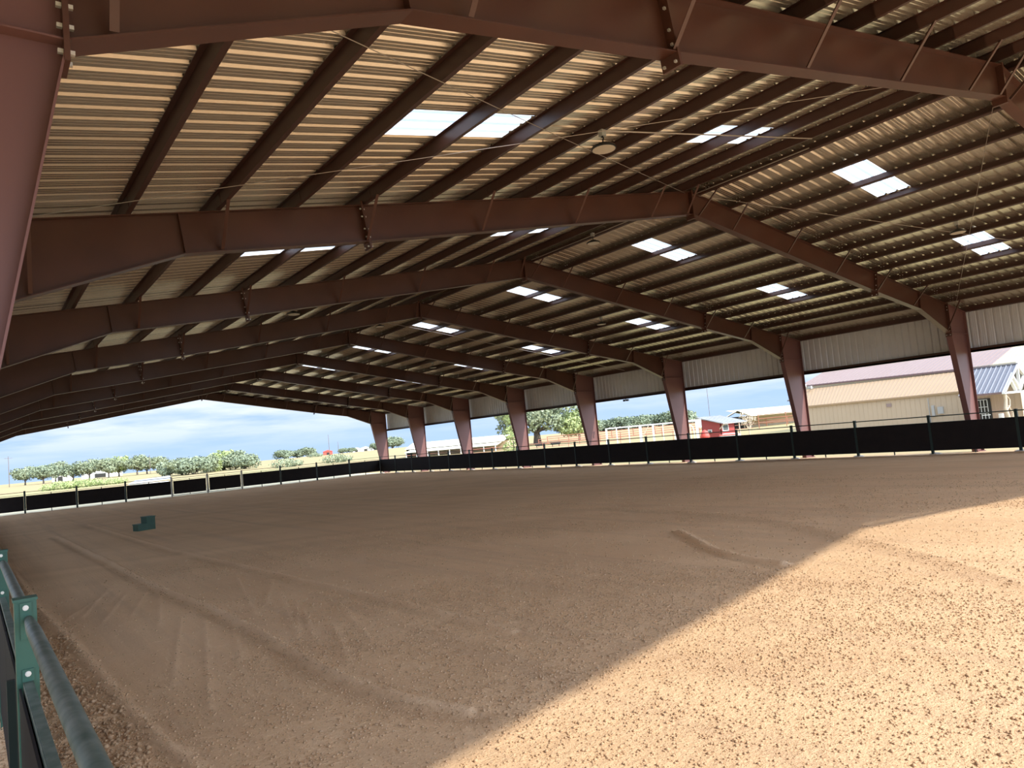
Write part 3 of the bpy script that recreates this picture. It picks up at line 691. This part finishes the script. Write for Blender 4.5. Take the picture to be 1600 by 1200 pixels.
# hedge of pale bushes
bush = leaf_mesh('foliage', [(0,0,1.0,3.0,1.3),(3,.5,.9,2.4,1.1),(-3,0,.8,2.2,1.0)], 1500, .22, MT['leafbright'])
bushg = leaf_mesh('foliage', [(0,0,.6,2.0,.8),(2,.5,.5,1.5,.6)], 700, .18, MT['leaf'])
for b, D, me, s, lab in [(4.9,150,bush,.62,'bright green bush beyond the left far fence'),(6.1,150,bush,.66,'bright green bush just right of the first one beyond the far fence'),(7.9,150,bush,.5,'small bright green bush left of the low white shed'),
                    (19.3,150,bushg,1.2,'pale bush beyond the far fence left of the distant red barn'),(23.0,150,bushg,1.2,'low pale bush beyond the far fence near the far corner'),(21.5,300,bushg,1.2,'tiny bush far out on the open pasture')]:
    x, y = atd(b, D); o = link('bush', me, None, (x, y, float(terr(np.float64(x), np.float64(y))))); o.scale = (s,s,s); tag(o, lab, 'bush', 'bushes on the far pasture'); 
# far tree line behind the white pergola
tl = [(43.0,1.3),(44.2,1.35),(45.3,1.45),(46.6,1.4),(47.8,1.5),(49.2,1.55),(50.2,1.6),(51.0,.8),(52.0,.6)]
for i, (b, s) in enumerate(tl):
    x, y = atd(b, 262+8*((i*5) % 3)); r = tree('woodland_tree', ['leftmost','second','third','fourth','fifth','sixth','seventh','low eighth','low last'][i]+' tree from the left in the woodland strip behind the white pergola', 'tree', x, y, kinds[1], s*.95, b*37, 'woodland strip behind the pergola', 1.25); r.location.z -= 1.3*s
# the big oak and the young tree
bl = [(0,0,6.2,4.6,2.7)]
for i in range(15):
    a = 6.283*i/15; rr = 5.2+1.6*rng.random(); bl.append((rr*math.cos(a), rr*math.sin(a), 3.2+3.6*rng.random(), 1.9+.7*rng.random(), 1.3+.5*rng.random()))
tm = MB(); tm.tube([(0,0,-.3),(.1,0,1.6),(0,.1,3.2),(.3,0,6)], [.85,.6,.5,.15], 9)
for b in bl[1:]: tm.tube([(0,0,1.9+.8*rng.random()),(b[0]*.45,b[1]*.45,b[2]*.8),(b[0],b[1],b[2])], [.32,.2,.05], 6)
x, y = 77.8, 111.9
oak = (tm.mesh('trunk', MT['bark']), leaf_mesh('foliage', bl, 7500, .30, MT['leaf']))
tree('oak_tree', 'huge spreading oak with a dark forked trunk seen between the right columns', 'tree', x, y, oak, 1.12, .4)
bl2 = [(0,0,3.4,2.6,2.0),(2.6,.5,3.0,2.0,1.6),(-2.4,0,2.8,2.0,1.5),(0,2,2.4,2.2,1.5)]
o2 = (MB().tube([(0,0,-.3),(0,0,2.5)], [.25,.1], 6).mesh('trunk', MT['bark']), leaf_mesh('foliage', bl2, 2600, .28, MT['leaf2']))
tree('leafy_tree', 'yellow-green leafy tree to the right of the huge oak', 'tree', 82.6, 104.2, o2, 1.15)
bl3 = [(0,0,4.6,.75,.8),(.4,.3,3.7,.7,.6),(-.4,0,2.9,.6,.6),(.2,-.3,2.2,.7,.6),(-.3,.3,1.4,.7,.6),(.5,0,5.4,.5,.4),(-1.0,.2,5.1,.4,.35)]
y3 = (MB().tube([(0,0,-.2),(.1,0,2.2),(-.1,0,4.8)], [.07,.05,.02], 6).mesh('trunk', MT['bark']), leaf_mesh('foliage', bl3, 1000, .13, MT['leafbright']))
tree('young_tree', 'slim loose young tree in front of the end of the long white-roofed barn', 'tree', 28.6, 54.9, y3, 1.0)
bl4 = [(.5,0,2.0,.5,.4),(-.5,0,1.9,.45,.4),(0,.4,2.3,.5,.4)]
mm = MB().tube([(0,0,-.2),(0,0,1.3)], [.06,.05], 6)
for dxx, dyy in ((.8,0),(-.8,.1),(.3,.5),(-.3,-.4)): mm.tube([(0,0,1.1),(dxx*.6,dyy*.6,1.8),(dxx,dyy,2.5)], [.04,.03,.015], 5)
y4 = (mm.mesh('trunk', MT['wood']), leaf_mesh('foliage', bl4, 260, .09, MT['wood']))
tree('bare_tree', 'small pale nearly bare tree right of the red cabin', 'tree', 41.0, 35.2, y4, 1.0)

# ------------------------------------------------------------------ buildings
def ribbed(root, name, mat, a, b, c, d, n, rw=.06, rh=.04, ribmat=None, ribname='seam'):
    """plane a-b (low edge) to d-c (high edge), ribs running low to high"""
    a, b, c, d = map(Vector, (a, b, c, d)); nrm = (b-a).cross(d-a).normalized()
    m = MB(); t = nrm*-.05; m.add([a,b,c,d,a+t,b+t,c+t,d+t], [(0,1,2,3),(7,6,5,4),(0,4,5,1),(1,5,6,2),(2,6,7,3),(3,7,4,0)])
    o = m.build(name, MT[mat], root)
    q = MB()
    for i in range(n+1):
        s = i/n; p = a.lerp(b, s); e = d.lerp(c, s); q.bar(p+nrm*rh*.5, e+nrm*rh*.5, rw, rh, nrm)
    r = q.build(ribname, MT[ribmat or mat], o); r['kind'] = 'stuff'
    return o
# tan barn with two roofs, beyond the right eave
tb = thing('metal_barn', 'long tan metal barn with tan lower roof and mauve upper roof at right', 'barn', (45, 16, -.1))
def off(p): return (p[0]-45, p[1]-16, p[2]+.1)
ribbed(tb, 'wall', 'tan', off((45,31.9,-.1)), off((45,14.8,-.1)), off((45,14.8,2.72)), off((45,31.9,2.74)), 44, .03, .02)
MB().box(0, 5, 15.8, 15.9, 0, 2.8).build('end_wall', MT['tan'], tb)
ribbed(tb, 'lean_to_roof', 'tanroof', off((44.85,32.0,2.72)), off((44.85,16.3,2.68)), off((50,16.3,4.44)), off((50,34.3,4.47)), 50, .04, .03)
MB().box(-.18, -.12, .3, 16.0, 2.70, 2.83).build('eave_trim', MT['tanroof'], tb)
ribbed(tb, 'upper_roof', 'mauve', off((49.9,34.9,4.80)), off((49.9,18.2,4.56)), off((56.9,18.2,6.57)), off((56.9,34.9,6.78)), 42, .05, .04)
MB().box(5.05, 11.9, 2.3, 18.5, 0, 4.6).build('main_block', MT['tan'], tb)
MB().box(4.98, 5.05, .4, 18.7, 4.40, 4.75).build('upper_wall', MT['cream'], tb)
m = MB(); m.prismX([(2.2,4.52),(18.9,4.76),(18.9,4.90),(2.2,4.68)], 4.84, 4.95); m.build('gutter', MT['mauvetrim'], tb)
MB().box(-.06, -.02, 8.05, 8.45, 2.08, 2.36).build('vent_box', MT['mauve'], tb)
mbx = MB().box(-.16, -.02, 4.1, 4.5, 1.2, 1.75).build('meter_box', MT['grey'], tb)
MB().box(-.14, -.02, 4.75, 4.95, 1.0, 1.9).build('meter_box', MT['grey'], tb)
MB().tube([(-.06,5.15,.1),(-.06,5.15,2.5)], .03, 6).build('pipe', MT['grey'], tb)
fl = thing('flood_lamp', 'pair of pale flood lamps at the left corner of the mauve barn roof', 'lamp', (49.0, 33.6, 4.45))
MB().box(-.15,.10,.25,.6,.15,.45).build('lamp_head', MT['white'], fl); MB().box(-.15,.10,-.35,.0,-.05,.2).build('lamp_head', MT['grey'], fl)
MB().tube([(0,.4,.15),(0,.1,-.05),(.1,-.2,-.1),(.9,0,.05)], .03, 6).build('bracket', MT['grey'], fl)
cw = thing('cream_hall', 'tall cream metal hall rising behind the blue-grey porch at the right edge', 'building', (66, 24, -.1))
ribbed(cw, 'wall', 'cream', (0,0,0), (40,0,0), (40,0,9.5), (0,0,9.5), 90, .05, .03)
MB().box(0, 40, .06, 14, 0, 9.5).build('main_block', MT['cream'], cw)
aw = thing('ochre_shed_wall', 'low ochre metal wall in shade behind the white porch truss', 'wall', (48, 8, -.1))
ribbed(aw, 'wall', 'ochre', (0,6.4,0), (0,-8,0), (0,-8,3.4), (0,6.4,3.4), 30, .05, .03)
MB().box(-.10, -.03, 3.9, 5.4, .9, 2.0).build('panel', MT['grey'], aw)
# porch
po = thing('porch', 'blue-grey standing-seam gable porch with white truss at the right edge', 'porch', (40, 14.1, -.1))
def sr(a, b, c, d, n, nm):
    o = ribbed(po, nm, 'slate', a, b, c, d, n, .05, .05, 'slatelight'); return o
sr((0,2.85,2.44),(0,0,2.44),(3,0,4.34),(3,2.85,4.34), 9, 'roof_slope'); sr((6,0,2.44),(6,2.85,2.44),(3,2.85,4.34),(3,0,4.34), 9, 'roof_slope')
MB().box(-.03,.03,0,2.85,2.34,2.46).build('eave_trim', MT['mauvetrim'], po)
MB().bar((2.98,-.05,4.38),(2.98,2.85,4.38),.16,.05).build('ridge_trim', MT['slate'], po)
for nm, a, b in [('bottom_chord',(-.1,.05,2.38),(6.1,.05,2.38)),('top_chord',(0,.05,2.40),(3,.05,4.24)),('top_chord',(6,.05,2.40),(3,.05,4.24)),
                 ('king_post',(3,.05,2.4),(3,.05,4.2)),('web_brace',(3,.05,2.5),(1.9,.05,3.5)),('web_brace',(3,.05,2.5),(4.1,.05,3.5)),('web_brace',(2.2,.05,2.5),(1.5,.05,3.2))]:
    MB().bar(a, b, .14, .18, (0,1,0)).build(nm, MT['white'], po)
pp = MB(); pp.tube([(.35,.15,0),(.42,.10,.7),(.30,.18,1.3),(.38,.12,1.9),(.34,.15,2.4)], [.13,.11,.12,.10,.11], 8)
pp.tube([(.36,.12,1.2),(.75,.05,1.5),(.85,.05,1.9),(.55,.1,2.2),(.36,.12,2.2)], [.05,.05,.05,.05,.04], 6)
pp.tube([(.38,.12,.3),(.85,.0,.5),(.95,0,1.0),(.6,.1,1.5)], [.05,.05,.04,.04], 6); pp.build('log_post', MT['wood'], po)
MB().box(5.7,5.85,.05,.2,0,2.4).build('post', MT['white'], po)
MB().box(0,.06,1.05,1.55,.95,1.0).build('sill', MT['white'], po)
MB().box(2.5,2.56,.9,1.9,0,2.5).build('side_wall', MT['pinksiding'], po)
wl = ribbed(po, 'rear_wall', 'pinksiding', (2.4,3.3,0), (2.4,.6,0), (2.4,.6,2.6), (2.4,3.3,2.6), 12, .06, .03)
pd = MB().box(2.30, 2.36, 1.75, 2.6, .05, 2.1).build('glass_door', MT['dark'], po)
g = MB()
for yy in (1.95,2.17,2.38,2.58): g.box(2.27,2.30,yy-.02,yy+.02,.1,2.05)
for zz in (.15,.6,1.05,1.5,2.02): g.box(2.27,2.30,1.93,2.6,zz-.02,zz+.02)
g.build('grille', MT['white'], pd)
MB().tube([(.6,.6,0),(.6,.6,1.0)], .16, 10).build('white_bin', MT['white'], po)

# red cabin
cbn = thing('red_cabin', 'small dark red cabin with a sloping grey tin roof between the right columns', 'cabin', (30, 30, -.1))
m = MB(); m.prismX([(0,0),(1.82,0),(1.82,2.45),(0,2.02)], 0, .05); m.build('side_wall', MT['barnred'], cbn)
MB().box(0,1.75,0,.05,0,2.02).build('front_wall', MT['barnred'], cbn); MB().box(1.70,1.75,0,1.82,0,2.1).build('side_wall', MT['barnred'], cbn); MB().box(0,1.75,1.77,1.82,0,2.4).build('back_wall', MT['barnred'], cbn)
rfm = ribbed(cbn, 'roof', 'tinroof', (-.25,-.45,2.02), (2.75,-.45,2.02), (2.75,2.1,2.66), (-.25,2.1,2.66), 9, .05, .03)
wf = MB(); wf.box(.14,.90,-.04,0,1.42,1.94); wf.build('window_frame', MT['white'], cbn); MB().box(.22,.82,-.055,-.04,1.48,1.88).build('window_pane', MT['glass'], cbn)
wf = MB(); wf.box(-.05,0,.86,1.24,1.36,1.62); wf.build('window_frame', MT['white'], cbn); MB().box(-.06,-.05,.92,1.18,1.42,1.56).build('window_pane', MT['glass'], cbn)
MB().bar((-.1,.05,1.6),(-.1,-.4,1.98),.07,.07).build('brace', MT['wood'], cbn); MB().bar((1.9,-.3,0),(1.9,-.3,2.0),.08,.08).build('porch_post', MT['wood'], cbn)
tk = MB(); tk.lathe((0,0,0), [(.30,0),(.32,.1),(.32,1.25),(.27,1.45),(.15,1.62),(.03,1.68)], 16)
for z in (.4,.8,1.2): tk.lathe((0,0,z), [(.33,0),(.335,.03),(.33,.06)], 16)
o = tk.build('water_tank', MT['tankred']); o.location = (24.55, 27.3, -.05); tag(o, 'bright red ribbed plastic tank in front of the red cabin', 'tank')
tr = thing('trailer', 'white low vehicle with a red top stripe parked before the red cabin', 'vehicle', (23.9, 24.85, -.1), math.atan2(24.3-25.4, 24.3-23.5))
m = MB(); m.prismY([(-.75,.35),(.75,.35),(.75,1.30),(.35,1.38),(-.35,1.38),(-.75,1.15)], -.45, .45); m.build('body', MT['white'], tr, bevel=.04)
MB().box(-.6,.6,-.47,.47,1.28,1.34).build('stripe', MT['tankred'], tr)
for sx in (-.45,.45):
    for sy in (-.46,.40): MB().add([(sx+.2*math.cos(i*.5236), sy+d, .22+.2*math.sin(i*.5236)) for d in (0,.08) for i in range(12)], [tuple(range(12))[::-1], tuple(range(12,24))]+[(i,(i+1)%12,(i+1)%12+12,i+12) for i in range(12)]).build('wheel', MT['dark'], tr)
# white arched frame
ar = thing('white_arbour', 'white arched garden arbour left of the red cabin', 'arbour', (26.75, 30.95, -.1), math.atan2(30.0-31.0, 27.6-26.7))
for x in (0, 1.0): MB().box(x-.10, x+.10, -.06, .06, 0, 2.45).build('post', MT['white'], ar)
MB().box(-.15, 1.35, -.08, .08, 2.36, 2.52).build('beam', MT['white'], ar)
MB().tube([(.25,0,0),(.25,0,1.7),(.32,0,2.0),(.5,0,2.15),(.68,0,2.0),(.75,0,1.7),(.75,0,0)], .035, 6).build('arch', MT['white'], ar)
MB().tube([(.5,0,2.15),(.5,0,0)], .02, 5).build('bar', MT['white'], ar); MB().box(1.1,1.35,-.05,.05,1.9,2.36).build('panel', MT['white'], ar)
# pergola
pg = thing('pergola', 'long low white pergola of thin posts and flat top beyond the right fence', 'pergola', (24.2, 36.7, -.1), math.atan2(32.8-36.7, 27.8-24.2)); LNG = math.hypot(3.6, 3.9)
MB().box(0, LNG+.4, -.06, .06, 2.38, 2.46).build('beam', MT['white'], pg); MB().box(.3, LNG+.4, 2.2, 2.3, 2.40, 2.48).build('beam', MT['white'], pg)
for x, w in ((.08,.15),(2.75,.22),(3.7,.06),(4.5,.06),(LNG+.1,.12)): MB().box(x-w/2, x+w/2, -.05, .05, 0, 2.4).build('post', MT['white'], pg)
for x in (.8, 1.8, 3.8): MB().box(x-.05, x+.05, 2.2, 2.3, 0, 2.4).build('post', MT['white'], pg)
for i in range(7): MB().box(.3+i*.8, .36+i*.8, -.1, 2.3, 2.46, 2.50).build('slat', MT['white'], pg)
MB().bar((2.9,0,1.6),(3.4,0,2.35),.1,.08).build('brace', MT['wood'], pg)
# open white roofed shed with red pipe yard
sh = thing('open_shed', 'far open-sided shed with a bright white roof right of the red cabin', 'shed', (84.1, 69.6, -.1), math.atan2(66.4-69.6, 86.4-84.1))
sh.scale = (1,1,1)
wsh = 4.0; ls = 24
m = MB(); m.prismY([(0,2.55),(wsh*.5,3.5),(wsh,2.45),(wsh,2.35),(wsh*.5,3.38),(0,2.43)], 0, ls); m.build('roof', MT['whiteroof'], sh)
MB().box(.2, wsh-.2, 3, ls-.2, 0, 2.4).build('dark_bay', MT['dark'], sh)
for yy in (.2, 6, 12, 18, ls-.3):
    for xx in (.1, wsh-.25): MB().box(xx, xx+.15, yy, yy+.15, 0, 2.45).build('post', MT['wood'], sh)
ws2 = thing('white_shed', 'farthest low white-roofed shed behind the red pipe yard', 'shed', (96, 67.5, -.1), math.atan2(-3, 16))
ribbed(ws2, 'roof', 'whiteroof', (-9,-3,2.35), (10,-3,2.35), (8,3,3.6), (-9,3,3.6), 16, .05, .03)
MB().box(-8, 9, 0, 2.8, 0, 2.3).build('wall', MT['wood'], ws2)
# long low barn behind far columns
lb = thing('long_barn', 'long low barn with a pale cream roof behind the far right columns', 'barn', (51, 117.5, -.2), math.atan2(100.0-116.7, 61.5-52.2))
LL = 20.5
ribbed(lb, 'roof', 'whiteroof', (-.2,-1.5,2.05), (LL,-1.5,2.05), (LL,1.6,3.15), (-.2,1.6,3.15), 20, .05, .03); ribbed(lb, 'roof', 'whiteroof', (LL,4.6,2.05), (-.2,4.6,2.05), (-.2,1.6,3.15), (LL,1.6,3.15), 20, .05, .03)
m = MB(); m.prismX([(-1.4,0),(4.5,0),(4.5,2.0),(1.6,3.05),(-1.4,2.0)], .1, .2); m.build('gable_wall', MT['dark'], lb)
MB().box(.2, LL-.2, .5, 4.3, 0, 2.0).build('wall', MT['tan'], lb)
ribbed(lb, 'awning', 'whiteroof', (1.0,-3.6,1.45), (LL-.5,-3.6,1.45), (LL-.5,-1.4,1.9), (1.0,-1.4,1.9), 20, .05, .03)
for i in range(9): MB().box(1.2+i*2.3, 1.35+i*2.3, -3.5, -3.35, 0, 1.45).build('post', MT['white'], lb)
MB().box(1.0, LL-.5, -3.45, -3.40, .9, 1.0).build('rail', MT['piperust'], lb)
# low white shed beyond the left far fence
ws = thing('low_shed', 'low white shed roof just above the belting left of the pale gate posts', 'shed', (2.2, 113.7, 0), math.atan2(-1.0, 5.4))
ws.location.z = -.1
ribbed(ws, 'roof', 'tinroof', (0,-.2,.70), (5.6,-.2,.95), (5.6,2.4,1.42), (1.0,2.4,1.20), 8, .05, .02); MB().box(.2,5.4,0,2.2,0,.68).build('wall', MT['white'], ws)
# distant buildings
def hut(name, label, cat, x, y, w, d, h, roofh, mw, mr):
    r = thing(name, label, cat, (x, y, float(terr(np.float64(x), np.float64(y)))-.2), math.radians(-20))
    MB().box(-w/2,w/2,-d/2,d/2,0,h).build('wall', MT[mw], r)
    MB().prismY([(-w/2-.3,h-.1),(w/2+.3,h-.1),(0,h+roofh)], -d/2-.3, d/2+.3).build('roof', MT[mr], r)
    MB().box(-w*.15,w*.15,-d/2-.05,-d/2,0,h*.7).build('door', MT['dark'], r)
hut('farm_house', 'white farm building between the third and fourth trees of the far row', 'building', *atd(5.05, 300), 5, 6, 2.6, 1.0, 'white', 'white')
hut('farm_house', 'wide white farm building right of the fifth tree in the far row', 'building', *atd(7.36, 305), 12, 6, 2.4, .8, 'white', 'white')
hut('red_barn', 'tiny bright red barn on the distant hill with a mast beside it', 'barn', *atd(22.57, 420), 5, 4, 2.2, .8, 'tankred', 'tankred')
for b, w, lab in [(24.7, 5, 'leftmost small white house on the distant hill'), (25.4, 6, 'middle white house on the distant hill'), (26.2, 9, 'wide white house nearest the far column on the hill')]:
    hut('hill_house', lab, 'house', *atd(b, 430), w, 5, 2.0, .8, 'white', 'white')
def mast(b, D, h, lab, cross=False):
    x, y = atd(b, D); z = float(terr(np.float64(x), np.float64(y)))
    k_ = .00035*D; m = MB().tube([(0,0,-.3),(0,0,h)], [k_*1.2,k_*.8], 6)
    if cross: m.bar((-.9,0,h-.5),(.9,0,h-.5),.08,.08)
    o = m.build('utility_pole', MT['bark']); o.location = (x, y, z); tag(o, lab, 'pole')
mast(2.1, 230, 8.0, 'thin pole at the far left beyond the tree row', True); mast(22.7, 410, 11, 'thin mast over the tiny red barn')
mast(23.38, 170, 4.2, 'short dark pole right of the tiny red barn'); mast(10.3, 235, 5.5, 'pale pole among the trees of the far row')
mast(52.3, 62, 5.0, 'slim pole just right of the fourth column from the right')

# red pipe corral fences out on the pasture
def pipe_fence(label, pts, h=1.25, sp=3.0, rails=(1.2,.7), r=.035, mat='piperust'):
    root = thing('pipe_corral', label, 'fence', (pts[0][0], pts[0][1], 0)); o = Vector((pts[0][0], pts[0][1], 0))
    pmsh = MB().tube([(0,0,-.3),(0,0,h)], r, 5).mesh('post', MT[mat])
    for a, b in zip(pts[:-1], pts[1:]):
        a = Vector((*a, 0)); b = Vector((*b, 0)); n = max(1, int((b-a).length/sp))
        for i in range(n):
            p = a.lerp(b, i/n); q = a.lerp(b, (i+1)/n); zp = float(terr(np.float64(p.x), np.float64(p.y))); zq = float(terr(np.float64(q.x), np.float64(q.y)))
            link('post', pmsh, root, (p.x-o.x, p.y-o.y, zp))
            for rz_ in rails: MB().tube([(p.x-o.x,p.y-o.y,zp+rz_),(q.x-o.x,q.y-o.y,zq+rz_)], r*.8, 4, False).build('rail', MT[mat], root)
pipe_fence('rusty pipe corral running across the pasture in front of the oak', [(38,78),(66,52)], 1.3, 3.4)
pipe_fence('second rusty pipe corral farther out beyond the white pergola', [(62,92),(118,44)], 1.4, 3.4, (1.3,.9,.5), .06)
pipe_fence('third rusty pipe corral behind the oak reaching toward the shed', [(74,104),(128,58)], 1.5, 4.0, (1.4,1.0,.6), .08)
pipe_fence('rusty pipe pen around the open white-roofed shed', [(82,62),(92,54),(104,52)], 2.2, 4, (2.1,1.5,.9), .06)
# two dark animals grazing are only tiny dark shapes: a pair of feed troughs on legs
for i, (bx, by, lab) in enumerate([(59.0, 88.0, 'left of two small dark feed racks in front of the oak trunk'), (61.2, 86.6, 'right of two small dark feed racks in front of the oak trunk')]):
    r = thing('feed_rack', lab, 'feed rack', (bx, by, -.05), -.5, 'feed racks in front of the oak')
    MB().prismY([(-.8,.75),(-.6,.55),(.6,.55),(.8,.75),(.8,1.05),(-.8,1.05)], -.3, .3).build('trough', MT['dark'], r)
    for sx in (-.55,.55): MB().box(sx-.05, sx+.05, -.05, .05, 0, .56).build('leg', MT['dark'], r)
# flood lamps hung under the right eave
fl2 = thing('flood_lamp', 'small twin flood lamp hanging under the wall strip above the pasture', 'lamp', (17.7, 27.85, 4.0))
MB().box(-.05,.05,-.22,-.06,-.02,.10).build('lamp_head', MT['lamp_dark'], fl2); MB().box(-.05,.05,.06,.22,-.02,.10).build('lamp_head', MT['lamp_dark'], fl2); MB().tube([(-.08,0,.2),(0,0,.08),(0,0,.0)], .02, 6).build('arm', MT['lamp_dark'], fl2)
fl3 = thing('flood_lamp', 'grey dish lamp sticking out left of the third column from the right', 'lamp', (17.9, 16.36, 2.92))
MB().lathe((0,0,0), [(.02,.08),(.10,.06),(.17,.0),(.17,-.03)], 14).build('lamp_head', MT['grey'], fl3); MB().tube([(0,0,.05),(-.2,-.4,.1),(-.5,-1.05,.1)], .02, 6).build('arm', MT['grey'], fl3)
